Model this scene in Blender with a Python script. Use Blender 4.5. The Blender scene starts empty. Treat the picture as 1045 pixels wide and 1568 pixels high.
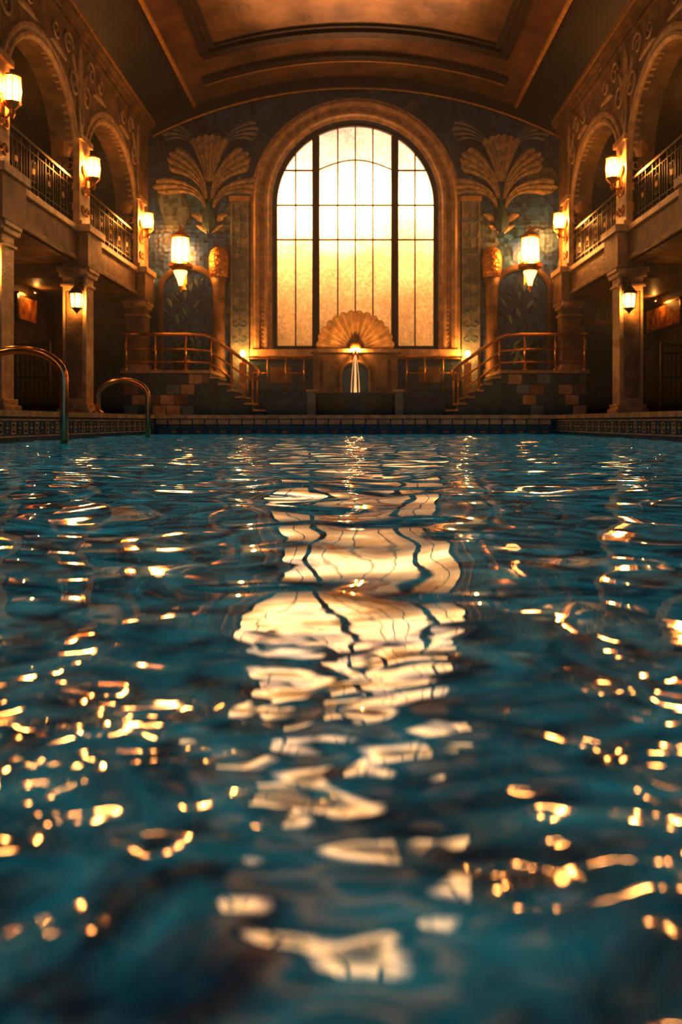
import bpy, math, random
import numpy as np
from mathutils import Vector
random.seed(7)
sc = bpy.context.scene

# ------------------------------------------------------------------ materials
def new_mat(name):
    m = bpy.data.materials.new(name); m.use_nodes = True
    nt = m.node_tree
    return m, nt, nt.nodes['Principled BSDF']

def mat(name, c1, c2=None, scale=4.0, rough=0.6, metal=0.0, bump=0.0, bscale=30.0, detail=6, vor=False):
    m, nt, b = new_mat(name)
    N, L = nt.nodes, nt.links
    tc = N.new('ShaderNodeTexCoord')
    b.inputs['Roughness'].default_value = rough
    b.inputs['Metallic'].default_value = metal
    if c2 is None:
        c2 = tuple(v*0.6 for v in c1)
    n = N.new('ShaderNodeTexNoise'); n.inputs['Scale'].default_value = scale; n.inputs['Detail'].default_value = detail
    L.new(tc.outputs['Object'], n.inputs['Vector'])
    r = N.new('ShaderNodeValToRGB')
    r.color_ramp.elements[0].position = 0.35; r.color_ramp.elements[1].position = 0.65
    r.color_ramp.elements[0].color = (*c2, 1); r.color_ramp.elements[1].color = (*c1, 1)
    L.new(n.outputs['Fac'], r.inputs['Fac'])
    L.new(r.outputs['Color'], b.inputs['Base Color'])
    if bump > 0:
        if vor:
            n2 = N.new('ShaderNodeTexVoronoi'); n2.inputs['Scale'].default_value = bscale; o = n2.outputs['Distance']
        else:
            n2 = N.new('ShaderNodeTexNoise'); n2.inputs['Scale'].default_value = bscale; n2.inputs['Detail'].default_value = 4; o = n2.outputs['Fac']
        L.new(tc.outputs['Object'], n2.inputs['Vector'])
        bp = N.new('ShaderNodeBump'); bp.inputs['Strength'].default_value = bump; bp.inputs['Distance'].default_value = 0.03
        L.new(o, bp.inputs['Height']); L.new(bp.outputs['Normal'], b.inputs['Normal'])
    return m

def emis(name, col, strength, transp=0.0):
    m, nt, b = new_mat(name)
    N, L = nt.nodes, nt.links
    b.inputs['Base Color'].default_value = (*col, 1)
    b.inputs['Emission Color'].default_value = (*col, 1)
    b.inputs['Emission Strength'].default_value = strength
    b.inputs['Roughness'].default_value = 0.3
    if transp>0:
        # thin frosted shade: most of the bulb's light passes through
        t=N.new('ShaderNodeBsdfTransparent'); mx=N.new('ShaderNodeMixShader'); mx.inputs['Fac'].default_value=transp
        L.new(b.outputs[0],mx.inputs[1]); L.new(t.outputs[0],mx.inputs[2]); L.new(mx.outputs[0],N['Material Output'].inputs['Surface'])
    try: m.cycles.emission_sampling='NONE'
    except Exception: pass
    return m

M = {}
M['plaster'] = mat('tan_plaster', (0.38,0.23,0.105), (0.16,0.095,0.045), 3, 0.5, 0, 0.5, 12)
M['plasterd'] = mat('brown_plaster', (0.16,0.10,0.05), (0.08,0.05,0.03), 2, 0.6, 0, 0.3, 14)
M['cream'] = mat('cream_stone', (0.76,0.54,0.30), (0.44,0.30,0.16), 5, 0.35, 0, 0.4, 25)
M['fanstone'] = mat('fan_mosaic', (0.62,0.47,0.29), (0.28,0.24,0.17), 7, 0.4, 0, 0.9, 22, vor=True)
M['gold'] = mat('gilded_relief', (0.80,0.47,0.17), (0.55,0.30,0.09), 8, 0.35, 0.4, 0.3, 40)
M['bronze'] = mat('dark_bronze', (0.10,0.06,0.03), (0.05,0.03,0.02), 8, 0.35, 0.7, 0.1, 40)
M['lead'] = mat('window_lead', (0.22,0.14,0.07), (0.14,0.09,0.05), 8, 0.4, 0.4, 0.1, 40)
M['brass'] = mat('brass', (0.85,0.50,0.18), (0.65,0.35,0.1), 8, 0.28, 1.0)
M['iron'] = mat('black_iron', (0.05,0.035,0.022), (0.02,0.015,0.012), 8, 0.35, 0.8)
M['copper'] = mat('copper_ceiling', (0.40,0.22,0.09), (0.19,0.10,0.045), 1.2, 0.27, 0.5, 0.12, 6)
M['darkceil'] = mat('dark_ceiling', (0.03,0.03,0.03), (0.012,0.016,0.02), 1.5, 0.45, 0.1, 0.3, 6)
M['tealstone'] = mat('teal_stone', (0.06,0.14,0.18), (0.025,0.065,0.095), 3, 0.35, 0, 0.3, 20)
M['teallight'] = mat('teal_grey_stone', (0.22,0.34,0.37), (0.12,0.20,0.23), 3, 0.4, 0, 0.3, 20)
M['scale'] = mat('scaled_gold', (0.80,0.45,0.15), (0.5,0.25,0.07), 8, 0.35, 0.3, 1.0, 14, vor=True)
M['pil'] = mat('pilaster_relief', (0.36,0.35,0.29), (0.15,0.18,0.19), 5, 0.4, 0.1, 0.7, 12)
M['deck'] = mat('deck_stone', (0.34,0.25,0.15), (0.20,0.14,0.09), 4, 0.25, 0, 0.2, 20)
M['leaf'] = mat('fern_leaf', (0.05,0.13,0.06), (0.02,0.06,0.04), 8, 0.5)
M['niche'] = mat('blue_foliage_mural', (0.02,0.12,0.36), (0.008,0.025,0.10), 9, 0.35, 0, 0.6, 14)
M['chrome'] = mat('bronzed_steel', (0.75,0.48,0.24), (0.6,0.38,0.18), 4, 0.2, 1.0)
M['bluetile'] = mat('blue_tile', (0.03,0.10,0.17), (0.012,0.04,0.08), 9, 0.25, 0, 0.2, 40)

def mural():
    m, nt, b = new_mat('blue_mural')
    N, L = nt.nodes, nt.links
    tc = N.new('ShaderNodeTexCoord')
    ns = N.new('ShaderNodeTexNoise'); ns.inputs['Scale'].default_value = 0.8; ns.inputs['Detail'].default_value = 3
    L.new(tc.outputs['Object'], ns.inputs['Vector'])
    mx = N.new('ShaderNodeMixRGB'); mx.inputs['Fac'].default_value = 0.35
    L.new(tc.outputs['Object'], mx.inputs['Color1']); L.new(ns.outputs['Color'], mx.inputs['Color2'])
    v = N.new('ShaderNodeTexVoronoi'); v.feature = 'DISTANCE_TO_EDGE'; v.inputs['Scale'].default_value = 1.6
    L.new(mx.outputs['Color'], v.inputs['Vector'])
    v2 = N.new('ShaderNodeTexVoronoi'); v2.inputs['Scale'].default_value = 1.6
    L.new(mx.outputs['Color'], v2.inputs['Vector'])
    sep = N.new('ShaderNodeSeparateColor'); L.new(v2.outputs['Color'], sep.inputs['Color'])
    r = N.new('ShaderNodeValToRGB'); e = r.color_ramp.elements
    e[0].position = 0.0; e[0].color = (0.010,0.035,0.12,1)
    e[1].position = 1.0; e[1].color = (0.14,0.16,0.15,1)
    k = e.new(0.55); k.color = (0.02,0.085,0.25,1)
    k = e.new(0.8); k.color = (0.035,0.12,0.25,1)
    L.new(sep.outputs['Red'], r.inputs['Fac'])
    r2 = N.new('ShaderNodeValToRGB'); r2.color_ramp.elements[0].color = (0.15,0.12,0.08,1); r2.color_ramp.elements[1].color = (1,1,1,1)
    r2.color_ramp.elements[1].position = 0.035
    L.new(v.outputs['Distance'], r2.inputs['Fac'])
    mu = N.new('ShaderNodeMixRGB'); mu.blend_type = 'MULTIPLY'; mu.inputs['Fac'].default_value = 0.85
    L.new(r.outputs['Color'], mu.inputs['Color1']); L.new(r2.outputs['Color'], mu.inputs['Color2'])
    v3 = N.new('ShaderNodeTexVoronoi'); v3.inputs['Scale'].default_value = 8; v3.inputs['Randomness'].default_value = 0.4
    L.new(tc.outputs['Object'], v3.inputs['Vector'])
    s3 = N.new('ShaderNodeSeparateColor'); L.new(v3.outputs['Color'], s3.inputs['Color'])
    mr = N.new('ShaderNodeMapRange'); mr.inputs['To Min'].default_value = 0.45; mr.inputs['To Max'].default_value = 1.6
    L.new(s3.outputs['Green'], mr.inputs['Value'])
    m3 = N.new('ShaderNodeMixRGB'); m3.blend_type = 'MULTIPLY'; m3.inputs['Fac'].default_value = 1
    L.new(mu.outputs['Color'], m3.inputs['Color1']); L.new(mr.outputs['Result'], m3.inputs['Color2'])
    L.new(m3.outputs['Color'], b.inputs['Base Color'])
    b.inputs['Roughness'].default_value = 0.35
    bp = N.new('ShaderNodeBump'); bp.inputs['Strength'].default_value = 0.5; bp.inputs['Distance'].default_value = 0.02
    L.new(v3.outputs['Distance'], bp.inputs['Height']); L.new(bp.outputs['Normal'], b.inputs['Normal'])
    return m
M['mural'] = mural()

WARM=(1.0,0.50,0.13)
M['lamp'] = emis('lamp_glass', (1.0,0.54,0.18), 4.5, 0.5)
M['lampbig'] = emis('lantern_glass', (1.0,0.57,0.22), 5.0, 0.5)
M['bulb'] = emis('bulb_glass', (1.0,0.5,0.15), 12, 0.5)

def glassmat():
    m, nt, b = new_mat('emissive_sunset_glass')  # sunset sky and sun glow behind the panes painted as an emission gradient
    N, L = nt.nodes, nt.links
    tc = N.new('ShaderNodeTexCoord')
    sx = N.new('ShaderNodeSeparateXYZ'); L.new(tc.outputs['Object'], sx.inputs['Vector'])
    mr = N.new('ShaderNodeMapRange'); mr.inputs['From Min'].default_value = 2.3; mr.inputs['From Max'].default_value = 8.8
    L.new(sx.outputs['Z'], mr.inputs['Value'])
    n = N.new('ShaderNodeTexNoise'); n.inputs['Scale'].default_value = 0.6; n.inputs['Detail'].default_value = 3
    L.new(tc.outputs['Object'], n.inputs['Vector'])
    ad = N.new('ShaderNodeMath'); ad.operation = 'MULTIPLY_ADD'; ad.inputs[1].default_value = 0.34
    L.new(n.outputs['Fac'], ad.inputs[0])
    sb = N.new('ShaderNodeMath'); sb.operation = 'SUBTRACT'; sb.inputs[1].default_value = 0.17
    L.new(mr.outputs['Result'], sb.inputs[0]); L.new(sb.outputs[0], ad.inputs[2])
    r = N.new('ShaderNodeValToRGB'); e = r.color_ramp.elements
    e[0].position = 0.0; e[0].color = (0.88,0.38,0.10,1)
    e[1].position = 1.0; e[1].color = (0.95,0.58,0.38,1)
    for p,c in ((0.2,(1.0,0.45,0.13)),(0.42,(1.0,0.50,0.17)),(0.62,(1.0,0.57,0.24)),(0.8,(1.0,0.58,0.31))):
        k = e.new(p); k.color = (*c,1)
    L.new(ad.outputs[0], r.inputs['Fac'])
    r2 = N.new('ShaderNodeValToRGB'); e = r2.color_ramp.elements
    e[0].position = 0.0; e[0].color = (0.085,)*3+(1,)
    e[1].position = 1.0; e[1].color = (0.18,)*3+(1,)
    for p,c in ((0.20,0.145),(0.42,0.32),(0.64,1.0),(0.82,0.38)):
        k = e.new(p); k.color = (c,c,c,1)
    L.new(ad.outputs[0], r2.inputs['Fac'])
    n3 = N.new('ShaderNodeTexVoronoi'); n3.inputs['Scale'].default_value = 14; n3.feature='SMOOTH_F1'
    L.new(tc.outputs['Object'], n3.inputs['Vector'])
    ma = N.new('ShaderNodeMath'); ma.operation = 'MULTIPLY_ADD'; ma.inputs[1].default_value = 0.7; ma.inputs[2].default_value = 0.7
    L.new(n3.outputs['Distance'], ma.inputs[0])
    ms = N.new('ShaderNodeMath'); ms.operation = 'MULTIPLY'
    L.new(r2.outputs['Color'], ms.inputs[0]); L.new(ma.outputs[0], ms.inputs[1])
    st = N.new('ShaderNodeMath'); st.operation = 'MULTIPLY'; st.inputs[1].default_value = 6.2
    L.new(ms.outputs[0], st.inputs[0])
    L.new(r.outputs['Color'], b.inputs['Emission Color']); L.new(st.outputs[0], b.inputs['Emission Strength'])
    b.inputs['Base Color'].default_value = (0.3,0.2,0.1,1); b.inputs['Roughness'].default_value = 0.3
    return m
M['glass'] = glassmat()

def watermat():
    m, nt, b = new_mat('pool_water')
    N, L = nt.nodes, nt.links
    tc = N.new('ShaderNodeTexCoord')
    sx = N.new('ShaderNodeSeparateXYZ'); L.new(tc.outputs['Object'], sx.inputs['Vector'])
    def noise(scale, amp, sx=1.0, sy=1.0, det=1.0, dist=0.0):
        mp = N.new('ShaderNodeMapping'); mp.inputs['Scale'].default_value = (sx, sy, 1)
        L.new(tc.outputs['Object'], mp.inputs['Vector'])
        n = N.new('ShaderNodeTexNoise'); n.inputs['Scale'].default_value = scale; n.inputs['Detail'].default_value = det
        n.inputs['Distortion'].default_value = dist
        L.new(mp.outputs['Vector'], n.inputs['Vector'])
        a = N.new('ShaderNodeMath'); a.operation = 'MULTIPLY'; a.inputs[1].default_value = amp
        L.new(n.outputs['Fac'], a.inputs[0]); return a.outputs[0]
    def op(o,a,b_):
        k=N.new('ShaderNodeMath'); k.operation=o
        for i,v in enumerate((a,b_)):
            if isinstance(v,(int,float)): k.inputs[i].default_value=v
            else: L.new(v,k.inputs[i])
        return k.outputs[0]
    def ramp(a,b_,v0,v1):
        mk = N.new('ShaderNodeMapRange'); mk.inputs['From Min'].default_value=a; mk.inputs['From Max'].default_value=b_
        mk.inputs['To Min'].default_value=v0; mk.inputs['To Max'].default_value=v1; mk.interpolation_type='SMOOTHSTEP'
        L.new(sx.outputs['Y'], mk.inputs['Value']); return mk.outputs['Result']
    # finer ripples belong to the disturbed near end; gentle cross-ripples towards the fountain end
    base = noise(4.6, 0.0125, 1.0, 0.65, 0.2, 0.3)
    near = op('MULTIPLY', op('ADD', noise(12, 0.0130, 0.9, 1.0, 0.0, 0.3), noise(26, 0.0050, 0.8, 1.0, 0.0, 0.3)), ramp(0.45,1.3,1.0,0.03))
    far = op('MULTIPLY', noise(6.5, 0.019, 0.5, 1.2, 0.3, 0.2), ramp(2.0,6.0,0.0,1.0))
    h = op('ADD', base, op('ADD', near, far))
    bp = N.new('ShaderNodeBump'); bp.inputs['Strength'].default_value = 1.0; bp.inputs['Distance'].default_value = 1.0
    L.new(h, bp.inputs['Height']); L.new(bp.outputs['Normal'], b.inputs['Normal'])
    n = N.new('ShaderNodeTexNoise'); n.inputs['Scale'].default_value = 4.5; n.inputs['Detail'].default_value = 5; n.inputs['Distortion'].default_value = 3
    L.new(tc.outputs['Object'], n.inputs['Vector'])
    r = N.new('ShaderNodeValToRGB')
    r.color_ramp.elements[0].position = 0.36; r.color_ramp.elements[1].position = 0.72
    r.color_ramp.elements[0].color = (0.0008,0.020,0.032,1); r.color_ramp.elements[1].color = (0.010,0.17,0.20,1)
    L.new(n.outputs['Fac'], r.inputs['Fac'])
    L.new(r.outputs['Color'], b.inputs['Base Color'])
    L.new(r.outputs['Color'], b.inputs['Emission Color'])  # scattered light and pale reflection streaks painted in as teal self-glow
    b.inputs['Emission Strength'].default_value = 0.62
    b.inputs['Roughness'].default_value = 0.03
    b.inputs['IOR'].default_value = 2.4
    m.cycles.emission_sampling='NONE'
    return m
M['water'] = watermat()

# ------------------------------------------------------------------ builder
class MB:
    def __init__(s): s.v=[]; s.f=[]; s.mi=[]; s.sm=[]; s.mats=[]
    def add(s, vs, fs, m, smooth=False):
        m = M[m]
        if m not in s.mats: s.mats.append(m)
        i = s.mats.index(m); o = len(s.v)
        s.v += [tuple(p) for p in vs]
        for f in fs:
            s.f.append([a+o for a in f]); s.mi.append(i); s.sm.append(smooth)
    def box(s, x0,x1,y0,y1,z0,z1,m):
        x0,x1=sorted((x0,x1)); y0,y1=sorted((y0,y1)); z0,z1=sorted((z0,z1))
        vs=[(x0,y0,z0),(x1,y0,z0),(x1,y1,z0),(x0,y1,z0),(x0,y0,z1),(x1,y0,z1),(x1,y1,z1),(x0,y1,z1)]
        s.add(vs,[(0,3,2,1),(4,5,6,7),(0,1,5,4),(1,2,6,5),(2,3,7,6),(3,0,4,7)],m)
    def tube(s, pts, r, m, n=8):
        pts=[Vector(p) for p in pts]; k=len(pts)
        rs = r if isinstance(r,(list,tuple)) else [r]*k
        vs=[]; fs=[]
        up=None
        for i,p in enumerate(pts):
            t=(pts[min(i+1,k-1)]-pts[max(i-1,0)]).normalized()
            if up is None:
                up = Vector((0,0,1)) if abs(t.z)<0.9 else Vector((1,0,0))
            a=(up-t*up.dot(t)).normalized(); bb=t.cross(a); up=a
            for j in range(n):
                th=2*math.pi*j/n
                vs.append(p+(a*math.cos(th)+bb*math.sin(th))*rs[i])
        for i in range(k-1):
            for j in range(n):
                fs.append((i*n+j,i*n+(j+1)%n,(i+1)*n+(j+1)%n,(i+1)*n+j))
        fs.append(tuple(range(n-1,-1,-1))); fs.append(tuple((k-1)*n+j for j in range(n)))
        s.add(vs,fs,m,True)
    def lathe(s, prof, c, m, n=20, smooth=True, sy=1.0):
        vs=[];fs=[]
        for r,z in prof:
            for j in range(n):
                th=2*math.pi*(j+0.5)/n; vs.append((c[0]+r*math.cos(th),c[1]+sy*r*math.sin(th),c[2]+z))
        k=len(prof)
        for i in range(k-1):
            for j in range(n):
                fs.append((i*n+j,i*n+(j+1)%n,(i+1)*n+(j+1)%n,(i+1)*n+j))
        fs.append(tuple(range(n-1,-1,-1))); fs.append(tuple((k-1)*n+j for j in range(n)))
        s.add(vs,fs,m,smooth)
    def archpanel(s, mp, u0,u1,zb,zt, uc,hw,zs,rise, th, m, n=32):
        arc=[(uc-hw*math.cos(math.pi*i/n), zs+rise*math.sin(math.pi*i/n)) for i in range(n+1)]
        zt_ = zt if callable(zt) else (lambda u: zt)
        for t in (0,th):
            vs=[];fs=[]
            def q(a,b,c,d):
                o=len(vs); vs.extend([mp(*a,t),mp(*b,t),mp(*c,t),mp(*d,t)]); fs.append((o,o+1,o+2,o+3))
            k=8
            for (a0,a1) in ((u0,uc-hw),(uc+hw,u1)):
                for i in range(k):
                    b0=a0+(a1-a0)*i/k; b1=a0+(a1-a0)*(i+1)/k
                    q((b0,zb),(b1,zb),(b1,zt_(b1)),(b0,zt_(b0)))
            for i in range(n):
                q(arc[i],arc[i+1],(arc[i+1][0],zt_(arc[i+1][0])),(arc[i][0],zt_(arc[i][0])))
            s.add(vs,fs,m)
        full=[(uc-hw,zb)]+arc+[(uc+hw,zb)]
        vs=[mp(u,z,0) for u,z in full]+[mp(u,z,th) for u,z in full]
        K=len(full)
        s.add(vs,[(i,i+1,K+i+1,K+i) for i in range(K-1)],m)
    def archmold(s, mp, uc,hw,zs,rise,zb, prof, m, n=40):
        path=[(uc-hw,zb,-1,0),(uc-hw,(zb+zs)/2,-1,0)]
        for i in range(n+1):
            a=math.pi*i/n
            nx,nz=-math.cos(a)*rise, math.sin(a)*hw; l=math.hypot(nx,nz)
            path.append((uc-hw*math.cos(a), zs+rise*math.sin(a), nx/l, nz/l))
        path+=[(uc+hw,(zb+zs)/2,1,0),(uc+hw,zb,1,0)]
        vs=[];k=len(prof)
        for (u,z,nu,nz) in path:
            for (o,t) in prof: vs.append(mp(u+nu*o,z+nz*o,t))
        fs=[]
        for i in range(len(path)-1):
            for j in range(k-1):
                fs.append((i*k+j,i*k+j+1,(i+1)*k+j+1,(i+1)*k+j))
        s.add(vs,fs,m)
    def leaf(s, mp, path, widths, m, t0=0.0, dome=0.07, n=16):
        p0,p1,p2=[Vector(p) for p in path]
        vs=[];fs=[]
        for i in range(n+1):
            t=i/n
            c=p0*(1-t)**2+p1*2*t*(1-t)+p2*t*t
            d=((p1-p0)*(1-t)+(p2-p1)*t).normalized(); nn=Vector((-d.y,d.x))
            kk=t*(len(widths)-1); a=int(min(kk,len(widths)-2)); w=widths[a]+(widths[a+1]-widths[a])*(kk-a)
            for q,h in ((-1,0),(-1,0.5),(-0.55,0.85),(0,1),(0.55,0.85),(1,0.5),(1,0)):
                pt=c+nn*w*q
                vs.append(mp(pt.x,pt.y,t0+dome*h))
        for i in range(n):
            for j in range(6):
                fs.append((i*7+j,i*7+j+1,(i+1)*7+j+1,(i+1)*7+j))
        fs.append(tuple(range(7))); fs.append(tuple(n*7+j for j in range(7)))
        s.add(vs,fs,m,False)
    def fan(s, mp, path, w0, w1, m, ribs=5, t0=0.0, thick=0.05, n=18, tip=0.16):
        # art-deco fan plume: fluted, flaring, scalloped outer edge
        p0,p1,p2=[Vector(p) for p in path]
        Q=ribs*6; vs=[];fs=[]
        for i in range(n+1):
            for j in range(Q+1):
                q=-1+2*j/Q
                sca=abs(math.sin(math.pi*j/6))
                t=(i/n)*(1+tip*(1-q*q)+0.045*sca)
                c=p0*(1-t)**2+p1*2*t*(1-t)+p2*t*t
                d=((p1-p0)*(1-t)+(p2-p1)*t).normalized(); nn=Vector((-d.y,d.x))
                w=w0+(w1-w0)*min(t,1.05)**1.5
                pt=c+nn*w*q
                vs.append(mp(pt.x,pt.y,t0+thick+0.05*sca*(0.3+0.7*i/n)))
        for i in range(n):
            for j in range(Q):
                o=i*(Q+1)+j; fs.append((o,o+1,o+Q+2,o+Q+1))
        s.add(vs,fs,m,False)
        ring=[i*(Q+1) for i in range(n+1)]+[n*(Q+1)+j for j in range(1,Q+1)]+[i*(Q+1)+Q for i in range(n-1,-1,-1)]
        front=[vs[k] for k in ring]
        back=[(p[0],YB,p[2]) for p in front]; K=len(ring)
        s.add(front+back,[(i,(i+1),K+i+1,K+i) for i in range(K-1)],m,False)
    def spiral(s, mp, c, r0, a0, turns, m, rad=0.03, sgn=1, t=0.02, n=28):
        pts=[]
        rr=[]
        for i in range(n+1):
            k=i/n; a=a0+sgn*turns*2*math.pi*k; r=r0*(1-0.85*k)
            pts.append(mp(c[0]+r*math.cos(a),c[1]+r*math.sin(a),t)); rr.append(rad*(1-0.5*k))
        s.tube(pts,rr,m,6)
    def obj(s, name, bevel=0.0):
        me=bpy.data.meshes.new(name); me.from_pydata(s.v,[],s.f)
        for m in s.mats: me.materials.append(m)
        me.polygons.foreach_set('material_index',s.mi); me.polygons.foreach_set('use_smooth',s.sm)
        me.update()
        import bmesh
        bm=bmesh.new(); bm.from_mesh(me); bmesh.ops.recalc_face_normals(bm,faces=bm.faces); bm.to_mesh(me); bm.free()
        o=bpy.data.objects.new(name,me); sc.collection.objects.link(o)
        if bevel>0:
            b=o.modifiers.new('bev','BEVEL'); b.width=bevel; b.segments=2; b.limit_method='ANGLE'; b.angle_limit=0.9
        return o

def bulb(parent, loc, power, r=0.05, col=WARM):
    ld=bpy.data.lights.new('bulb','POINT'); ld.energy=power; ld.color=col; ld.shadow_soft_size=r
    o=bpy.data.objects.new('bulb',ld); sc.collection.objects.link(o); o.location=loc; o.parent=parent
    return o

# ------------------------------------------------------------------ dimensions (metres)
YB=24.0; YF=-4.0; DECK=0.42; HW=4.4; PEND=18.5
XO=8.2      # outer walls
GZ=4.30; GB=3.60
def vz(x, off=0):
    return 9.95-(12.7-math.sqrt(12.7**2-min(abs(x),5.95)**2))-off
COLS=[18.0,13.75,9.4,5.0,0.6]
CORNER=22.75

# ------------------------------------------------------------------ back wall
bw=lambda u,z,t:(u,YB+t,z)
b=MB()
b.archpanel(bw,-8.2,8.2,2.35,lambda u: 10.3,0,2.3,6.45,2.3,0.4,'mural',48)
b.box(-8.2,8.2,YB,YB+0.4,-0.1,2.35,'mural')
b.obj('wall_back')

fw=lambda u,z,t:(u,YB-t,z)
b=MB()
prof=[(-0.06,-0.32),(-0.06,-0.16),(0.05,-0.16),(0.05,0.02),(0.13,0.06),(0.18,0.14),(0.26,0.14),(0.28,0.07),(0.38,0.07),(0.40,0.16),(0.50,0.20),(0.56,0.16),(0.60,0.05),(0.66,0.05),(0.68,0.0)]
b.archmold(fw,0,2.3,6.45,2.3,2.1,prof,'cream',64)
for i in range(64):
    a=math.pi*(i+0.5)/64; b.lathe([(0.0,-0.035),(0.035,0),(0.0,0.035)],(-(2.62)*math.cos(a),YB-0.09,6.45+2.62*math.sin(a)),'cream',6)
for sgn in (-1,1):
    for i in range(34):
        b.lathe([(0.0,-0.035),(0.035,0),(0.0,0.035)],(sgn*2.62,YB-0.09,2.2+i*0.125),'cream',6)
b.box(-2.95,2.95,YB-0.30,YB+0.1,2.10,2.30,'cream')
b.obj('trim_1',0.01)

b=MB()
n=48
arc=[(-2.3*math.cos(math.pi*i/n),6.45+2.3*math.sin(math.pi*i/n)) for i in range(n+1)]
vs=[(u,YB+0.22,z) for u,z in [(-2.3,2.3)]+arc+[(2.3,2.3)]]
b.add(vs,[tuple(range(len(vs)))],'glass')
def hgt(x,r=2.27): return 6.45+math.sqrt(max(r*r-x*x,0))
for x in (-1.12,1.12):
    b.box(x-0.10,x+0.10,YB+0.02,YB+0.2,2.3,hgt(abs(x)+0.1),'bronze')
    b.box(x-0.03,x+0.03,YB-0.04,YB+0.05,2.3,hgt(abs(x)+0.1),'bronze')
for x in (-0.5,0.0,0.5,-1.7,1.7):
    b.box(x-0.018,x+0.018,YB+0.14,YB+0.2,2.3,hgt(abs(x)),'lead')
for z in (5.45,6.43):
    b.box(-2.27,2.27,YB+0.13,YB+0.19,z-0.02,z+0.02,'lead')
for sgn in (-1,1):
    b.box(sgn*1.12,sgn*2.05,YB+0.13,YB+0.19,7.40,7.44,'lead')
b.tube([(x,YB+0.16,7.42+0.30*math.cos(x/1.1*math.pi/2)) for x in np.linspace(-1.1,1.1,17)],0.02,'lead',6)
b.box(-2.3,2.3,YB+0.02,YB+0.2,2.3,2.42,'bronze')
b.archmold(lambda u,z,t:(u,YB-t,z),0,2.22,6.45,2.22,2.3,[(0.08,-0.2),(0,-0.2),(0,-0.08),(0.08,-0.08)],'bronze',48)
b.obj('window_1')

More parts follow.
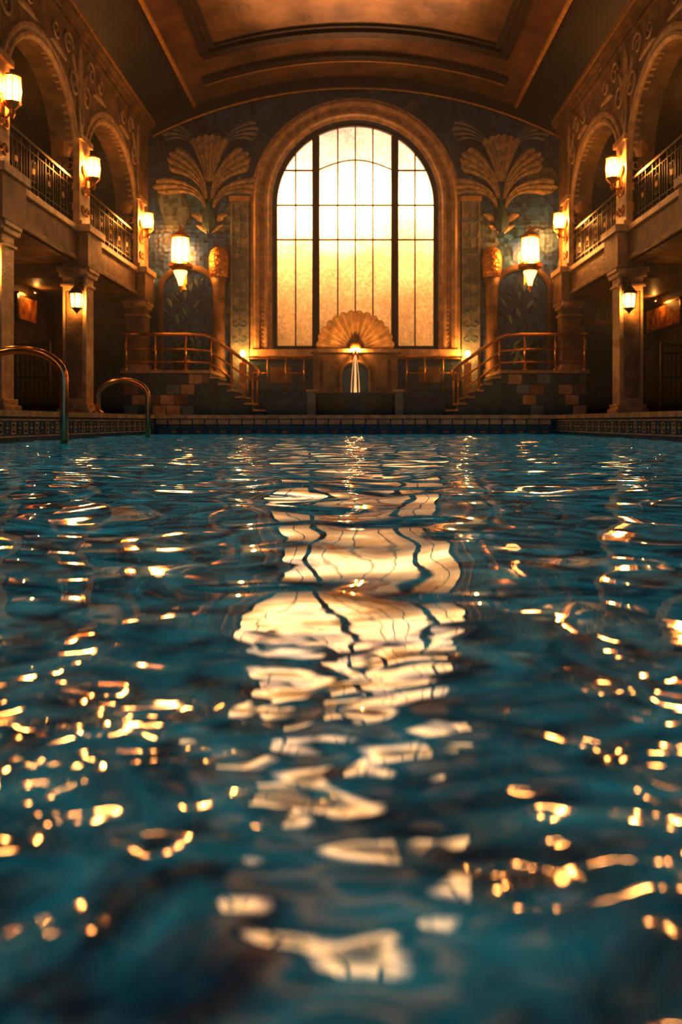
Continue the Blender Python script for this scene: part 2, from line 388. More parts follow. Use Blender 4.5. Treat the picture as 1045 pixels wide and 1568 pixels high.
# art-deco fan reliefs either side of the window
for sgn in (-1,1):
    b=MB()
    cx=4.12*sgn
    mp=lambda u,z,t,cx=cx:(cx+u,YB-t,z)
    b.fan(mp,[(0,7.05),(0,7.6),(0,8.15)],0.14,0.54,'fanstone',6,0.0,0.05)
    for q in (-1,1):
        b.fan(mp,[(0.08*q,6.55),(0.18*q,7.25),(0.86*q,7.62)],0.05,0.36,'fanstone',4,0.04,0.06)
        b.fan(mp,[(0.12*q,6.30),(0.25*q,6.95),(1.18*q,6.92)],0.04,0.24,'fanstone',3,0.02,0.06)
        b.leaf(mp,[(0.10*q,5.85),(0.2*q,6.05),(0.50*q,6.12)],[0.03,0.08,0.10,0.03],'fanstone',0,0.06)
        b.leaf(mp,[(0.08*q,5.6),(0.15*q,5.75),(0.38*q,5.82)],[0.03,0.06,0.07,0.02],'fanstone',0,0.06)
        b.leaf(mp,[(0.06*q,6.3),(0.14*q,5.95),(0.05*q,5.65)],[0.02,0.10,0.12,0.04],'tealstone',0.03,0.08)
        # darker background plumes filling the upper wall
        b.fan(mp,[(0.2*q,7.9),(0.6*q,8.5),(1.15*q,8.5)],0.05,0.30,'pil',4,-0.04,0.02)
        b.fan(mp,[(0.9*q,7.1),(1.2*q,7.5),(1.42*q,8.0)],0.05,0.22,'tealstone',3,-0.04,0.02)
    b.leaf(mp,[(0,5.6),(0,6.0),(0,6.5)],[0.03,0.13,0.16,0.02],'tealstone',0.05,0.08)
    b.obj('art_deco_fan_relief')
    b=MB()
    b.box(sgn*2.99,sgn*3.52,YB-0.10,YB,DECK,6.5,'pil')
    mp=lambda u,z,t,s=sgn:(s*(3.255)+u,YB-0.10-t,z)
    for i in range(9):
        z=2.6+i*0.42
        b.spiral(mp,(0.11,z),0.11,math.pi,1.2,'teallight',0.018,1)
        b.spiral(mp,(-0.11,z),0.11,0,1.2,'teallight',0.018,-1)
        b.tube([mp(0,z-0.2,0.01),mp(0,z+0.2,0.01)],0.015,'teallight',6)
    for q in (-0.23,0.23):
        b.box(sgn*3.255+q-0.03,sgn*3.255+q+0.03,YB-0.13,YB-0.10,1.0,6.4,'pil')
    b.box(sgn*2.95,sgn*3.56,YB-0.16,YB,6.5,6.62,'gold')
    b.leaf(mp,[(0,6.6),(0,6.8),(0,7.2)],[0.2,0.22,0.16,0.02],'teallight',-0.08,0.06)
    b.obj('window_pilaster',0.008)
    b=MB()
    x=sgn*3.84
    b.lathe([(0.24,0),(0.24,0.1),(0.17,0.2),(0.16,1.6),(0.18,2.5),(0.24,2.75)],(x,YB-0.08,1.58),'plaster',20)
    b.lathe([(0.25,2.75),(0.28,3.0),(0.29,3.3),(0.24,3.5),(0.14,3.6)],(x,YB-0.08,1.58),'scale',20)
    b.obj('scaled_half_column')
    b=MB()
    b.archmold(fw,sgn*4.72,0.70,4.0,0.55,1.58,[(0,0),(0,0.08),(0.05,0.1),(0.11,0.1),(0.13,0.05),(0.17,0.05),(0.17,0)],'plasterd',30)
    pts=[(-0.7,1.58)]+[(-0.7*math.cos(math.pi*i/20),4.0+0.55*math.sin(math.pi*i/20)) for i in range(21)]+[(0.7,1.58)]
    b.add([(sgn*4.72+u,YB-0.02,z) for u,z in pts],[tuple(range(len(pts)))],'niche')
    random.seed(3)
    for i in range(46):
        u=random.uniform(-0.55,0.5); z=random.uniform(1.8,4.1); a=random.uniform(-1,1)
        b.leaf(lambda u_,z_,t:(sgn*4.72+u_,YB-0.02-t,z_),[(u,z),(u+0.1*a,z+0.15),(u+0.25*a,z+0.25)],[0.01,0.05,0.05,0.01],random.choice(['niche','tealstone','niche','teallight']),0,0.03,6)
    b.obj('mural_niche')
    b=MB()
    c=(sgn*4.86,YB-0.42,0)
    b.lathe([(0.0,3.86),(0.03,3.9),(0.045,4.05)],c,'brass',8,False)
    b.lathe([(0.05,4.05),(0.09,4.2),(0.19,4.42),(0.19,4.46)],c,'lamp',8,False)
    b.lathe([(0.19,4.46),(0.34,4.56),(0.36,4.62),(0.30,4.66),(0.26,4.70)],c,'brass',8,False)
    b.lathe([(0.24,4.70),(0.25,5.1),(0.22,5.36)],c,'lampbig',8,False)
    b.lathe([(0.27,5.36),(0.27,5.42),(0.16,5.52),(0.06,5.58),(0.03,5.68),(0.0,5.74)],c,'brass',8,False)
    for j in range(8):
        th=2*math.pi*(j+0.5)/8
        b.tube([(c[0]+0.26*math.cos(th),c[1]+0.26*math.sin(th),4.70),(c[0]+0.235*math.cos(th),c[1]+0.235*math.sin(th),5.38)],0.012,'brass',5)
    b.tube([(c[0],c[1],4.6),(c[0],c[1]+0.25,4.45),(c[0],YB,4.3)],0.03,'brass')
    b.box(c[0]-0.1,c[0]+0.1,YB-0.04,YB,4.0,4.7,'brass')
    o=b.obj('hanging_lantern')
    bulb(o,(c[0],c[1],5.05),210,0.17)

# ------------------------------------------------------------------ ceiling
def vband(b,x0,x1,y0,y1,th,m,off=0.0,n=24):
    vs=[];fs=[]
    for i in range(n+1):
        x=x0+(x1-x0)*i/n; z=vz(x,off)
        vs+=[(x,y0,z),(x,y1,z),(x,y1,z-th),(x,y0,z-th)]
    for i in range(n):
        a=i*4;c=a+4
        fs+=[(a,a+1,c+1,c),(a+1,a+2,c+2,c+1),(a+2,a+3,c+3,c+2),(a+3,a,c,c+3)]
    fs+=[(0,1,2,3),(n*4,n*4+3,n*4+2,n*4+1)]
    b.add(vs,fs,m)
b=MB()
vband(b,-4.5,4.5,YF,YB,-0.2,'copper',0,40)
vband(b,-5.9,-4.5,YF,YB,-0.2,'darkceil',0.0,10)
vband(b,4.5,5.9,YF,YB,-0.2,'darkceil',0.0,10)
b.obj('ceiling')
b=MB()
for s_ in (-1,1):
    vband(b,s_*4.45,s_*4.53,YF,YB,0.07,'gold',0,1)
    vband(b,s_*4.56,s_*4.62,YF,YB,0.05,'bronze',0,1)
    for y0,y1 in ((10.6,21.15),(-3.5,9.8)):
        vband(b,s_*3.60,s_*3.80,y0,y1,0.09,'bronze',0,2)
        vband(b,s_*3.44,s_*3.54,y0+0.35,y1-0.35,0.05,'bronze',0,1)
for y0,y1,w in ((20.85,21.15,3.8),(10.6,10.9,3.8),(9.5,9.8,3.8),(22.2,22.5,4.0)):
    vband(b,-w,w,y0,y1,0.11,'bronze',0,30)
for y0,y1,w in ((20.65,20.75,3.54),(22.65,22.72,4.0)):
    vband(b,-w,w,y0,y1,0.05,'gold' if y0>22 else 'bronze',0,30)
vband(b,-4.5,4.5,23.75,24.0,0.10,'bronze',0,30)
vband(b,-5.72,5.72,23.86,24.0,0.30,'darkceil',0,40)
b.tube([(x,23.84,vz(x)-0.31) for x in np.linspace(-5.7,5.7,40)],0.03,'gold',6)
b.obj('trim_2')

# ------------------------------------------------------------------ side arcades, galleries
for s_ in (-1,1):
    XA=5.86 if s_<0 else 5.76
    amap=lambda u,z,t,s=s_,XA=XA:(s*(XA+t),u,z)
    imap=lambda u,z,t,s=s_,XA=XA:(s*(XA-t),u,z)
    b=MB()
    edges=[CORNER]+COLS
    for i in range(len(edges)-1):
        u1,u0=edges[i],edges[i+1]; uc=(u0+u1)/2; hw=(u1-u0)/2-0.40
        b.archpanel(amap,u0,u1,GZ,8.75,uc,hw,5.75,1.5,0.45,'plaster',32)
        b.archmold(imap,uc,hw,5.75,1.5,GZ,[(0,-0.1),(0,0.03),(0.06,0.08),(0.12,0.08),(0.14,0.03),(0.22,0.06),(0.28,0.06),(0.30,0.0)],'cream',36)
    b.box(s_*XA,s_*(XA+0.45),CORNER,YB,GZ,8.75,'plaster')
    b.box(s_*XA,s_*(XA+0.45),YF,COLS[-1],GZ,8.75,'plaster')
    for u in [CORNER]+COLS:
        for q in (-1,1):
            if u>22 and q==1: continue
            b.spiral(imap,(u+q*0.42,7.35),0.30,math.pi/2-q*math.pi/2+math.pi,1.4,'cream',0.045,q)
            b.spiral(imap,(u+q*0.75,7.95),0.26,math.pi/2-q*math.pi/2+math.pi,1.4,'cream',0.04,-q)
            b.spiral(imap,(u+q*1.45,7.95),0.20,math.pi/2-q*math.pi/2+math.pi,1.3,'cream',0.035,q)
            b.tube([imap(u,6.2,0.02),imap(u+q*0.10,6.8,0.03),imap(u+q*0.13,7.3,0.02)],[0.05,0.04,0.03],'cream',6)
            b.leaf(imap,[(u,6.9),(u+q*0.12,7.4),(u+q*0.5,7.85)],[0.02,0.09,0.10,0.02],'cream',0,0.05,8)
            b.leaf(imap,[(u+q*0.9,7.55),(u+q*1.3,7.7),(u+q*1.8,7.6)],[0.02,0.08,0.08,0.01],'cream',0,0.05,8)
        b.leaf(imap,[(u,7.2),(u,7.6),(u,8.2)],[0.03,0.14,0.16,0.02],'cream',0,0.06,8)
    for z0,z1,p in ((8.28,8.36,0.06),(8.40,8.62,0.12),(8.50,8.60,0.22)):
        b.box(s_*(XA-p),s_*(XA+0.1),YF,YB,z0,z1,'plaster')
    b.box(s_*(XA-0.26),s_*XA,YF,YB,8.60,8.70,'gold')
    b.obj('gallery_arcade')

    for u in [CORNER]+COLS:
        b=MB()
        w=0.34
        b.box(s_*(XA-0.12),s_*(XA),u-w,u+w,GZ,6.25,'cream')
        b.box(s_*(XA-0.18),s_*(XA),u-w-0.05,u+w+0.05,6.15,6.27,'cream')
        b.box(s_*(XA-0.18),s_*(XA),u-w-0.05,u+w+0.05,GZ,GZ+0.16,'cream')
        for fm in (lambda a,z,t,s=s_,u=u,XA=XA:(s*(XA-0.12-t),u+a,z), lambda a,z,t,s=s_,u=u,XA=XA:(s*(XA+0.17)+a*0.9,u-0.40-t,z)):
            for i in range(3):
                z=4.75+i*0.42
                b.spiral(fm,(0.12,z),0.12,math.pi,1.2,'gold',0.03,1)
                b.spiral(fm,(-0.12,z),0.12,0,1.2,'gold',0.03,-1)
        b.leaf(fm,[(0,5.75),(0,5.95),(0,6.15)],[0.12,0.2,0.05],'gold',0,0.05,8)
        b.box(s_*(XA-0.34),s_*XA,u-0.48,u+0.48,GB-0.12,GZ-0.08,'plaster')
        b.box(s_*(XA-0.40),s_*XA,u-0.54,u+0.54,GZ-0.10,GZ+0.04,'cream')
        b.box(s_*(XA-0.28),s_*XA,u-0.40,u+0.40,GB-0.26,GB-0.12,'cream')
        b.obj('pier_pilaster',0.015)
        b=MB()
        c=(s_*(XA-0.30),u,0)
        b.lathe([(0.02,5.18),(0.05,5.25),(0.05,5.32),(0.13,5.40),(0.15,5.44)],c,'brass',8,False)
        b.lathe([(0.125,5.44),(0.14,5.64),(0.125,5.84)],c,'lamp',8,False)
        b.lathe([(0.15,5.84),(0.15,5.87),(0.08,5.90)],c,'brass',8,False)
        for j in range(8):
            th=2*math.pi*(j+0.5)/8
            b.tube([(c[0]+0.13*math.cos(th),c[1]+0.13*math.sin(th),5.44),(c[0]+0.145*math.cos(th),c[1]+0.145*math.sin(th),5.64),(c[0]+0.13*math.cos(th),c[1]+0.13*math.sin(th),5.85)],0.008,'brass',5)
        b.tube([(c[0],u,5.3),(c[0]+s_*0.1,u,5.2),(s_*(XA-0.12),u,5.25)],0.025,'brass')
        b.box(s_*(XA-0.15),s_*(XA-0.12),u-0.08,u+0.08,5.05,5.6,'brass')
        o=b.obj('sconce_lamp')
        bulb(o,(c[0],u,5.66),140 if u>12 else 80,0.10)

    b=MB()
    b.box(s_*(XA-0.10),s_*XO,YF,YB,GB,GZ,'plaster')
    b.box(s_*(XA-0.18),s_*(XA),YF,YB,GZ-0.12,GZ-0.0,'cream')
    b.box(s_*(XA-0.15),s_*(XA),YF,YB,GB,GB+0.10,'plaster')
    for u in COLS:
        b.box(s_*(XA+0.26),s_*XO,u-0.18,u+0.18,GB-0.25,GB,'plasterd')
    b.obj('gallery_balcony',0.01)
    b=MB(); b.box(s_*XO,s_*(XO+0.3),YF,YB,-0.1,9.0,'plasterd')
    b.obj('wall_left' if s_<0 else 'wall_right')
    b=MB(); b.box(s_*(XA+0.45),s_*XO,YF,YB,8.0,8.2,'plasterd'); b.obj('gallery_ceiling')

    for u in COLS+[CORNER+0.2]:
        b=MB()
        z0=DECK if u<22 else 1.58
        x=s_*(XA+0.02); h=0.25
        b.box(x-h,x+h,u-h,u+h,z0,GB,'cream' if u<22 else 'plaster')
        for k,(a,bz) in enumerate(((0.09,0.12),(0.05,0.22))):
            b.box(x-h-a,x+h+a,u-h-a,u+h+a,z0,z0+bz,'cream')
        for a,z1,z2 in ((0.04,GB-0.50,GB-0.44),(0.06,GB-0.30,GB-0.2),(0.10,GB-0.2,GB-0.1)):
            b.box(x-h-a,x+h+a,u-h-a,u+h+a,z1,z2,'cream')
        b.box(x-h+0.08,x+h-0.08,u-h-0.02,u-h+0.01,z0+0.35,GB-0.6,'plaster')
        b.obj('column',0.012)
        if u<22:
            b=MB(); c=(s_*(XA-0.12),u-0.52,0)
            b.lathe([(0.0,2.48),(0.02,2.52),(0.06,2.56),(0.10,2.60),(0.12,2.62)],c,'bronze',6,False)
            b.lathe([(0.11,2.62),(0.13,2.90)],c,'lamp',6,False)
            b.lathe([(0.17,2.90),(0.15,2.95),(0.06,3.06),(0.03,3.10),(0.02,3.20)],c,'bronze',6,False)
            for j in range(6):
                th=2*math.pi*(j+0.5)/6
                b.tube([(c[0]+0.115*math.cos(th),c[1]+0.115*math.sin(th),2.6),(c[0]+0.14*math.cos(th),c[1]+0.14*math.sin(th),2.91)],0.012,'bronze',5)
            b.tube([(c[0],c[1],3.15),(c[0],c[1]+0.1,3.22),(c[0],u-h,3.15)],0.02,'bronze')
            b.box(c[0]-0.06,c[0]+0.06,u-h-0.04,u-h,2.95,3.3,'bronze')
            o=b.obj('column_lantern')
            bulb(o,(c[0],c[1],2.77),95 if u>12 else 50,0.09)

    for i in range(len(edges)-1):
        u1,u0=edges[i]-0.36,edges[i+1]+0.36
        b=MB(); x=s_*(XA+0.02)
        def bar(a0,a1,z0,z1,t=0.015,m='iron'): b.box(x-t,x+t,a0,a1,z0,z1,m)
        bar(u0,u1,GZ+0.98,GZ+1.03,0.035,'bronze'); bar(u0,u1,GZ+0.84,GZ+0.86); bar(u0,u1,GZ+0.08,GZ+0.11); bar(u0,u1,GZ+0.22,GZ+0.24)
        nb=int((u1-u0)/0.36); w=(u1-u0)/nb
        for k in range(nb+1):
            a=u0+k*w; bar(a-0.015,a+0.015,GZ,GZ+1.0,0.018)
        for k in range(nb):
            a=u0+(k+0.5)*w
            if k%2==0:
                for q in (-0.06,0.06): bar(a+q-0.008,a+q+0.008,GZ+0.22,GZ+0.85)
            else:
                bar(a-0.11,a-0.095,GZ+0.34,GZ+0.72,0.01,'bronze'); bar(a+0.095,a+0.11,GZ+0.34,GZ+0.72,0.01,'bronze')
                bar(a-0.11,a+0.11,GZ+0.34,GZ+0.355,0.01,'bronze'); bar(a-0.11,a+0.11,GZ+0.705,GZ+0.72,0.01,'bronze')
                bar(a-0.05,a+0.05,GZ+0.48,GZ+0.58,0.01,'brass'); bar(a-0.008,a+0.008,GZ+0.1,GZ+0.98)
        b.obj('balcony_railing')

# ------------------------------------------------------------------ decks and pool
b=MB()
for s_ in (-1,1):
    b.box(s_*(HW+0.25),s_*XO,YF,YB,-0.1,DECK-0.02,'deck')
b.box(-HW-0.25,HW+0.25,PEND+0.25,YB,-0.1,DECK-0.02,'deck')
b.obj('floor')
b=MB()
for s_ in (-1,1):
    b.box(s_*HW,s_*(HW+0.25),YF,PEND+0.25,-1.5,0.34,'bluetile')
b.box(-HW,HW,PEND,PEND+0.25,-1.5,0.34,'bluetile')
b.box(-HW,HW,YF,PEND,-1.6,-1.5,'bluetile')
y=YF
while y<PEND:
    y2=min(y+0.5,PEND)
    for s_ in (-1,1): b.box(s_*(HW-0.05),s_*(HW+0.30),y+0.004,y2-0.004,0.34,DECK,'cream')
    y=y2
x=-HW-0.3
while x<HW+0.29:
    b.box(x+0.004,min(x+0.5,HW+0.3)-0.004,PEND-0.05,PEND+0.3,0.34,DECK,'cream'); x+=0.5
for s_ in (-1,1):
    X=s_*HW
    b.box(X,X-s_*0.012,YF,PEND,0.285,0.31,'cream'); b.box(X,X-s_*0.012,YF,PEND,0.07,0.09,'cream')
    k=0; y=6.0
    while y<PEND-0.1:
        yc=y+0.10
        if k%2==0:
            b.box(X,X-s_*0.012,yc-0.07,yc+0.07,0.11,0.13,'cream'); b.box(X,X-s_*0.012,yc-0.07,yc+0.07,0.245,0.265,'cream')
            b.box(X,X-s_*0.012,yc-0.07,yc-0.05,0.13,0.245,'cream'); b.box(X,X-s_*0.012,yc+0.05,yc+0.07,0.13,0.245,'cream')
            b.box(X,X-s_*0.014,yc-0.02,yc+0.02,0.16,0.215,'cream')
        else:
            for dz in (-0.05,0,0.05):
                ww=0.05-abs(dz)*0.7
                b.box(X,X-s_*0.012,yc-ww,yc+ww,0.175+dz,0.205+dz,'cream')
        y+=0.20; k+=1
x=-HW+0.05
while x<HW-0.2:
    b.box(x,x+0.24,PEND-0.012,PEND,0.22,0.325,'cream'); b.box(x,x+0.24,PEND-0.01,PEND,0.10,0.20,'tealstone'); b.box(x+0.06,x+0.18,PEND-0.014,PEND,0.03,0.08,'plaster')
    x+=0.27
b.obj('pool_basin')

rng=np.random.default_rng(11)
nx,ny=210,560
xs=np.linspace(-HW,HW,nx)
ys=np.linspace(YF,PEND,ny)
X,Y=np.meshgrid(xs,ys)
Z=np.zeros_like(X)
for i in range(40):
    lam=0.28*(1.1/0.28)**rng.random()
    k=2*math.pi/lam
    th=rng.normal(0.0,0.85)
    slope=0.0115
    Z+=slope/k*np.sin(k*(X*math.cos(th)+Y*math.sin(th))+rng.random()*6.283)
for (cx,cy,lam,am,dec) in ((0.55,1.3,0.18,0.002,0.5),(-0.35,2.4,0.25,0.002,0.8)):
    R=np.sqrt((X-cx)**2+(Y-cy)**2); Z+=am*np.sin(2*math.pi*R/lam)*np.exp(-R/dec)
verts=np.stack([X,Y,Z],-1).reshape(-1,3)
idx=np.arange(nx*ny).reshape(ny,nx)
faces=np.stack([idx[:-1,:-1],idx[:-1,1:],idx[1:,1:],idx[1:,:-1]],-1).reshape(-1,4)
me=bpy.data.meshes.new('pool_water')
me.vertices.add(len(verts)); me.vertices.foreach_set('co',verts.astype(np.float32).ravel())
me.loops.add(faces.size); me.loops.foreach_set('vertex_index',faces.ravel().astype(np.int32))
me.polygons.add(len(faces)); me.polygons.foreach_set('loop_start',np.arange(0,faces.size,4,dtype=np.int32))
me.polygons.foreach_set('use_smooth',np.ones(len(faces),dtype=bool))
me.update(calc_edges=True); me.validate(); me.materials.append(M['water'])
o=bpy.data.objects.new('pool_water',me); sc.collection.objects.link(o)

def grab(xd,xw,y,top,r,ytw):
    b=MB()
    pts=[(xd,y,DECK)]
    rad=(xw-xd)/2
    for i in range(17):
        a=math.pi-math.pi*i/16
        zz=top-rad*0.62+rad*0.62*math.sin(a)
        pts.append((xd+rad+rad*math.cos(a), y+(ytw)*(i/16), zz))
    pts+=[(xw,y+ytw,0.4),(xw,y+ytw,-0.4)]
    b.tube(pts,r,'chrome',14)
    b.lathe([(r*2.2,0),(r*2.2,0.02),(r*1.3,0.05)],(xd,y,DECK),'chrome',16)
    return b.obj('pool_handrail')
grab(-4.62,-3.50,10.3,1.14,0.05,-0.1)
grab(-4.52,-3.62,14.9,1.0,0.045,-0.1)

# ------------------------------------------------------------------ stair platforms
PT=1.58
for s_ in (-1,1):
    b=MB()
    b.box(s_*5.9,s_*3.7,21.55,22.69,DECK-0.02,PT-0.08,'tealstone')
    b.box(s_*5.40,s_*3.7,22.69,YB-0.002,DECK-0.02,PT-0.08,'tealstone')
    b.box(s_*5.95,s_*3.66,21.48,22.69,PT-0.08,PT,'cream'); b.box(s_*5.40,s_*3.66,22.69,YB-0.002,PT-0.08,PT,'cream')
    nst=6; rise=(PT-DECK)/7; run=0.22
    for i in range(nst):
        zt=PT-rise*(i+1); x0=3.7-run*i; x1=x0-run
        b.box(s_*x0,s_*x1,21.55,22.7,DECK-0.02,zt-0.04,'tealstone')
        b.box(s_*x0,s_*(x1-0.03),21.48,22.7,zt-0.05,zt,'cream')
    random.seed(11+s_)
    z=DECK+0.02; row=0
    while z<PT-0.12:
        h=0.265; x=5.88
        first=True
        while x>3.72:
            w=0.36 if not(first and row%2) else 0.2
            first=False
            x1=max(x-w,3.72)
            m=random.choice(['tealstone','bluetile','tealstone','cream','teallight','tealstone','plaster'])
            b.box(s_*(x-0.01),s_*(x1+0.01),21.53,21.56,z,min(z+h-0.02,PT-0.1),m)
            x=x1
        z+=h; row+=1
    b.obj('staircase',0.006)
    b=MB(); y=21.62
    def P(x,z): return (s_*x,y,z)
    top=[P(5.9,2.50),P(5.0,2.50),P(4.33,2.50),P(3.85,2.48),P(3.68,2.42),P(3.1,2.02),P(2.62,1.70),P(2.50,1.58),P(2.47,1.44),P(2.55,1.33)]
    b.tube(top,0.04,'brass',10)
    b.tube([P(5.9,2.12),P(4.33,2.12),P(3.75,2.08),P(3.65,2.03),P(2.6,1.30)],0.025,'brass',8)
    b.tube([P(5.9,1.80),P(4.33,1.80),P(3.75,1.78),P(3.65,1.74),P(2.75,1.10)],0.02,'brass',8)
    for px_,z0,z1 in ((5.85,PT,2.5),(5.1,PT,2.5),(4.33,PT,2.5),(3.68,PT,2.42),(3.15,1.06,2.04),(2.62,0.56,1.70)):
        b.tube([P(px_,z0),P(px_,z1)],0.028,'brass',8)
        b.lathe([(0.05,0),(0.05,0.03),(0.03,0.05)],P(px_,z0),'brass',10)
    b.tube([(s_*3.6,22.62,2.4),(s_*2.6,22.62,1.68),(s_*2.5,22.62,1.5)],0.025,'brass',8)
    b.tube([(s_*2.62,22.62,0.56),(s_*2.62,22.62,1.69)],0.022,'brass',8)
    b.obj('stair_handrail')
    b=MB()
    b.tube([(s_*2.95,23.2,2.05),(s_*1.35,23.2,2.05)],0.022,'brass',8)
    b.tube([(s_*2.95,23.2,1.6),(s_*1.35,23.2,1.6)],0.016,'brass',8)
    for x in (2.9,2.4,1.9,1.4): b.tube([(s_*x,23.2,0.99),(s_*x,23.2,2.05)],0.02,'brass',8)
    b.obj('fountain_railing')
    b=MB(); c=(s_*3.1,23.40,2.0)
    b.lathe([(0.10,0),(0.09,0.04),(0.03,0.08),(0.03,0.18),(0.05,0.2)],(c[0],c[1],c[2]-0.15),'brass',12)
    b.lathe([(0.02,0.05),(0.06,0.09),(0.075,0.15),(0.06,0.21),(0.01,0.24)],c,'bulb',12)
    b.box(c[0]-0.09,c[0]+0.09,c[1]-0.09,c[1]+0.09,DECK,c[2]-0.15,'cream')
    o=b.obj('post_lamp')
    bulb(o,(c[0],c[1],c[2]+0.15),80,0.05)
    b=MB(); c=(s_*4.75,23.2,PT)
    b.lathe([(0.16,0),(0.18,0.03),(0.24,0.32),(0.27,0.34),(0.27,0.40),(0.22,0.40),(0.21,0.36)],c,'bronze',16)
    random.seed(5)
    for i in range(34):
        a=random.uniform(0,6.283); L=random.uniform(0.4,0.8); hh=random.uniform(0.5,1.1)
        d=(math.cos(a),math.sin(a))
        vs=[];fs=[]
        for k in range(9):
            t=k/8; r=L*t*0.75; z=0.36+hh*(t-0.62*t*t)*1.3; w=0.05*math.sin(math.pi*min(t+0.05,1))
            x_,y_=c[0]+d[0]*r,c[1]+d[1]*r
            vs+=[(x_-d[1]*w,y_+d[0]*w,c[2]+z),(x_,y_,c[2]+z+0.015),(x_+d[1]*w,y_-d[0]*w,c[2]+z)]
        for k in range(8):
            for j in range(2): fs.append((k*3+j,k*3+j+1,k*3+j+4,k*3+j+3))
        b.add(vs,fs,'leaf',True)
    b.obj('potted_fern')

# ------------------------------------------------------------------ fountain
b=MB()
b.box(-2.93,2.93,23.55,YB-0.002,DECK-0.02,2.0,'bluetile')
b.box(-2.96,2.96,23.50,YB-0.002,2.0,2.10,'plaster')
for s_ in (-1,1):
    b.box(s_*1.35,s_*2.75,23.52,23.55,1.15,1.9,'tealstone'); b.box(s_*1.75,s_*2.35,23.50,23.53,1.35,1.8,'plaster')
b.obj('window_plinth',0.01)
b=MB()
b.box(-1.15,1.15,23.05,23.49,DECK-0.02,1.0,'tealstone')
b.box(-1.15,1.15,23.08,23.49,1.0,2.15,'plaster')
b.box(-1.22,1.22,22.98,23.49,2.15,2.25,'cream')
b.archmold(lambda u,z,t:(u,23.08-t,z),0,0.36,1.55,0.30,1.0,[(0,0),(0,0.05),(0.05,0.07),(0.10,0.04),(0.12,0)],'plaster',20)
pts=[(-0.36,1.0)]+[(-0.36*math.cos(math.pi*i/16),1.55+0.30*math.sin(math.pi*i/16)) for i in range(17)]+[(0.36,1.0)]
b.add([(u,23.07,z) for u,z in pts],[tuple(range(len(pts)))],'tealstone')
for s_ in (-1,1):
    b.box(s_*1.15,s_*0.98,23.0,23.08,1.0,2.15,'plaster'); b.box(s_*0.60,s_*0.88,23.04,23.08,1.2,2.0,'plaster')
vs=[];fs=[];R=14;na=R*8;nr=10
for i in range(na+1):
    a=math.pi*i/na
    sn=abs(math.sin(math.pi*i/na*R))
    for j in range(nr+1):
        r=(0.10+0.92*j/nr)*(1+0.05*sn*j/nr)
        cor=0.11*sn*(0.25+0.75*j/nr)
        vs.append((-r*math.cos(a),23.38-0.06-cor-0.25*(j/nr)**2+0.1,2.27+r*0.97*math.sin(a)))
for i in range(na):
    for j in range(nr):
        o=i*(nr+1)+j; fs.append((o,o+1,o+nr+2,o+nr+1))
b.add(vs,fs,'cream',True)
vs2=[(p[0],23.46,p[2]) for p in vs[nr::nr+1]]
edge=[p for p in vs[nr::nr+1]]
b.add(edge+vs2,[(i,i+1,len(edge)+i+1,len(edge)+i) for i in range(len(edge)-1)]+[tuple(range(len(edge),2*len(edge)))],'cream')
b.lathe([(0.16,-0.02),(0.17,0.05),(0.12,0.16),(0.0,0.2)],(0,23.15,2.25),'gold',16)
b.tube([(0,23.3,1.75),(0,23.1,1.95),(0,22.95,2.12),(0,22.82,2.13),(0,22.74,2.05)],[0.10,0.10,0.09,0.07,0.05],'brass',12)
for q in (-1,1):
    b.tube([(0,23.0,2.1),(q*0.10,22.95,2.18),(q*0.14,22.9,2.14)],[0.03,0.025,0.015],'brass',8)
    b.lathe([(0.01,0),(0.035,0.025),(0.035,0.055),(0.01,0.08)],(q*0.09,22.86,2.17),'bulb',10)
o=b.obj('shell_fountain',0.006)
for q in (-1,1): bulb(o,(q*0.09,22.86,2.21),30,0.03)
M['stream']=emis('self_lit_fountain_water',(1.0,0.62,0.30),0.8,0.35)  # emission painted on the falling water in place of lamp light on it
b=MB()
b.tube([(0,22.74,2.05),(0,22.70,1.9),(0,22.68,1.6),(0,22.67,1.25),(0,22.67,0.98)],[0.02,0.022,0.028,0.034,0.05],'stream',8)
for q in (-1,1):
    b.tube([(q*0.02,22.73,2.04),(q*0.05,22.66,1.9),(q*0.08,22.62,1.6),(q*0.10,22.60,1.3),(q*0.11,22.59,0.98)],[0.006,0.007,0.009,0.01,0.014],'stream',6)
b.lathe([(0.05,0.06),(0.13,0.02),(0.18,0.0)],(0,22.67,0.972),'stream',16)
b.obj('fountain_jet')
b=MB()
for s_ in (-1,1):
    b.box(s_*1.05,s_*2.36,22.3,23.04,DECK-0.02,0.92,'tealstone'); b.box(s_*1.0,s_*2.37,22.24,23.04,0.92,0.99,'bluetile')
    b.box(s_*1.16,s_*2.95,23.04,23.49,DECK-0.02,0.99,'tealstone')
    b.box(s_*1.25,s_*1.03,22.05,22.35,DECK-0.02,1.06,'teallight'); b.box(s_*1.28,s_*1.0,22.02,22.38,1.06,1.11,'cream')
n=28
out=[(-1.05*math.cos(math.pi*i/n),22.35-0.75*math.sin(math.pi*i/n)) for i in range(n+1)]
inn=[(x*0.9,22.35+(y-22.35)*0.88) for x,y in out]
vs=[(x,y,DECK-0.02) for x,y in out]+[(x,y,1.02) for x,y in out]+[(x,y,1.02) for x,y in inn]+[(x,y,0.85) for x,y in inn]
K=n+1
b.add(vs,[(q*K+i,q*K+i+1,(q+1)*K+i+1,(q+1)*K+i) for q in range(3) for i in range(n)],'bluetile',False)
b.obj('fountain_basin')
b=MB()
b.add([(x,y,0.97) for x,y in inn]+[(0.945,23.04,0.97),(-0.945,23.04,0.97)],[tuple(range(n+3))],'water')
b.obj('fountain_basin_water')

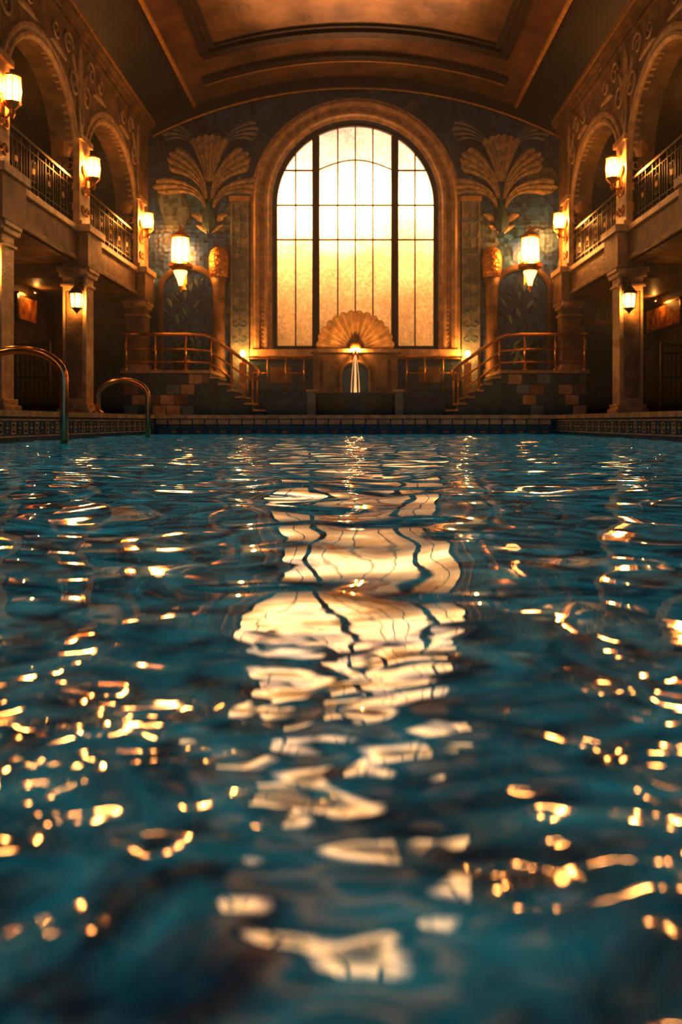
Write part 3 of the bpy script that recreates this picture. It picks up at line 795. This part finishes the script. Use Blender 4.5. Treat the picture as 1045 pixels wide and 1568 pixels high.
# ------------------------------------------------------------------ doors, paintings, iron screens
for s_ in (-1,1):
    b=MB()
    b.box(s_*7.35,s_*6.45,YB-0.06,YB,DECK,3.0,'tealstone')
    for a,c_ in ((7.47,7.35),(6.45,6.33)): b.box(s_*a,s_*c_,YB-0.1,YB,DECK,3.12,'plaster')
    b.box(s_*7.47,s_*6.33,YB-0.1,YB,3.0,3.14,'plaster')
    for z0,z1 in ((0.6,1.4),(1.55,2.8)):
        b.box(s_*7.25,s_*6.95,YB-0.08,YB-0.05,z0,z1,'bluetile'); b.box(s_*6.85,s_*6.55,YB-0.08,YB-0.05,z0,z1,'bluetile')
    b.lathe([(0.03,0),(0.03,0.03),(0.0,0.05)],(s_*6.6,YB-0.1,1.45),'brass',10)
    b.obj('door_1' if s_<0 else 'door_2')
M['paint']=mat('oil_painting',(0.95,0.42,0.08),(0.35,0.06,0.02),5,0.5)
for (x0,x1,y0,y1,s_) in ((-XO,-XO+0.05,20.4,21.7,-1),(XO-0.05,XO,21.2,23.7,1)):
    b=MB(); b.box(x0,x1,y0,y1,2.70,3.42,'bronze')
    xx=x1 if s_<0 else x0
    b.box(xx,xx-s_*0.012,y0+0.08,y1-0.08,2.78,3.34,'paint')
    for (a,c_,z0,z1) in ((y0,y1,2.70,2.76),(y0,y1,3.36,3.42),(y0,y0+0.08,2.70,3.42),(y1-0.08,y1,2.70,3.42)): b.box(xx,xx-s_*0.03,a,c_,z0,z1,'brass')
    yc=(y0+y1)/2
    b.tube([(xx,yc,3.43),(xx-s_*0.12,yc,3.51),(xx-s_*0.20,yc,3.48)],0.012,'brass',6)
    b.tube([(xx-s_*0.20,yc-0.25,3.48),(xx-s_*0.20,yc+0.25,3.48)],0.03,'brass',8)
    o=b.obj('framed_painting')
    bulb(o,(xx-s_*0.24,yc,3.42),7,0.02)
for s_ in (-1,1):
    b=MB()
    for z in (1.88,1.70,0.60,1.2): b.box(s_*6.5,s_*7.9,17.98,18.02,z,z+0.04,'iron')
    for k in range(15):
        x=6.5+k*0.1; b.box(s_*x-0.012,s_*x+0.012,17.98,18.02,DECK,1.9,'iron')
    for x in (6.5,7.2,7.9): b.box(s_*x-0.03,s_*x+0.03,17.96,18.04,DECK-0.02,2.0,'bronze')
    for k in range(4):
        xc=s_*(6.68+k*0.35); b.tube([(xc+0.1*math.cos(t),17.96,1.45+0.1*math.sin(t)) for t in np.linspace(0,6.283,17)],0.012,'bronze',6)
    b.obj('iron_screen')

# ------------------------------------------------------------------ haze volume added for warm glow and lifted blacks
m=bpy.data.materials.new('added_glow_haze'); m.use_nodes=True; nt=m.node_tree
nt.nodes.remove(nt.nodes['Principled BSDF'])
vsn=nt.nodes.new('ShaderNodeVolumeScatter'); vsn.inputs['Density'].default_value=0.0085; vsn.inputs['Anisotropy'].default_value=0.6
vsn.inputs['Color'].default_value=(1.0,0.85,0.65,1)
nt.links.new(vsn.outputs[0],nt.nodes['Material Output'].inputs['Volume'])
M['air']=m
b=MB(); b.box(-5.25,5.25,6.0,21.4,0.5,8.5,'air'); b.obj('glow_haze_volume')

# ------------------------------------------------------------------ world + camera
w=bpy.data.worlds.new('World'); sc.world=w; w.use_nodes=True
bg=w.node_tree.nodes['Background']; bg.inputs['Color'].default_value=(0.09,0.26,0.50,1); bg.inputs['Strength'].default_value=0.9  # added cool fill, entering through the end left open behind the camera

cd=bpy.data.cameras.new('camera'); cam=bpy.data.objects.new('camera',cd); sc.collection.objects.link(cam)
cam.location=(0,0,0.27); cam.rotation_euler=(math.radians(90),0,0)
cd.sensor_fit='AUTO'; cd.sensor_width=36; cd.lens=29.85
cd.shift_x=-0.0140; cd.shift_y=-0.088
cd.clip_start=0.02; cd.clip_end=200
cd.dof.use_dof=True; cd.dof.focus_distance=4.0; cd.dof.aperture_fstop=3.6
sc.camera=cam
try:
    sc.view_settings.view_transform='Standard'; sc.view_settings.look='None'
except Exception as e: print(e)
sc.view_settings.exposure=0.32
sc.view_settings.gamma=0.76
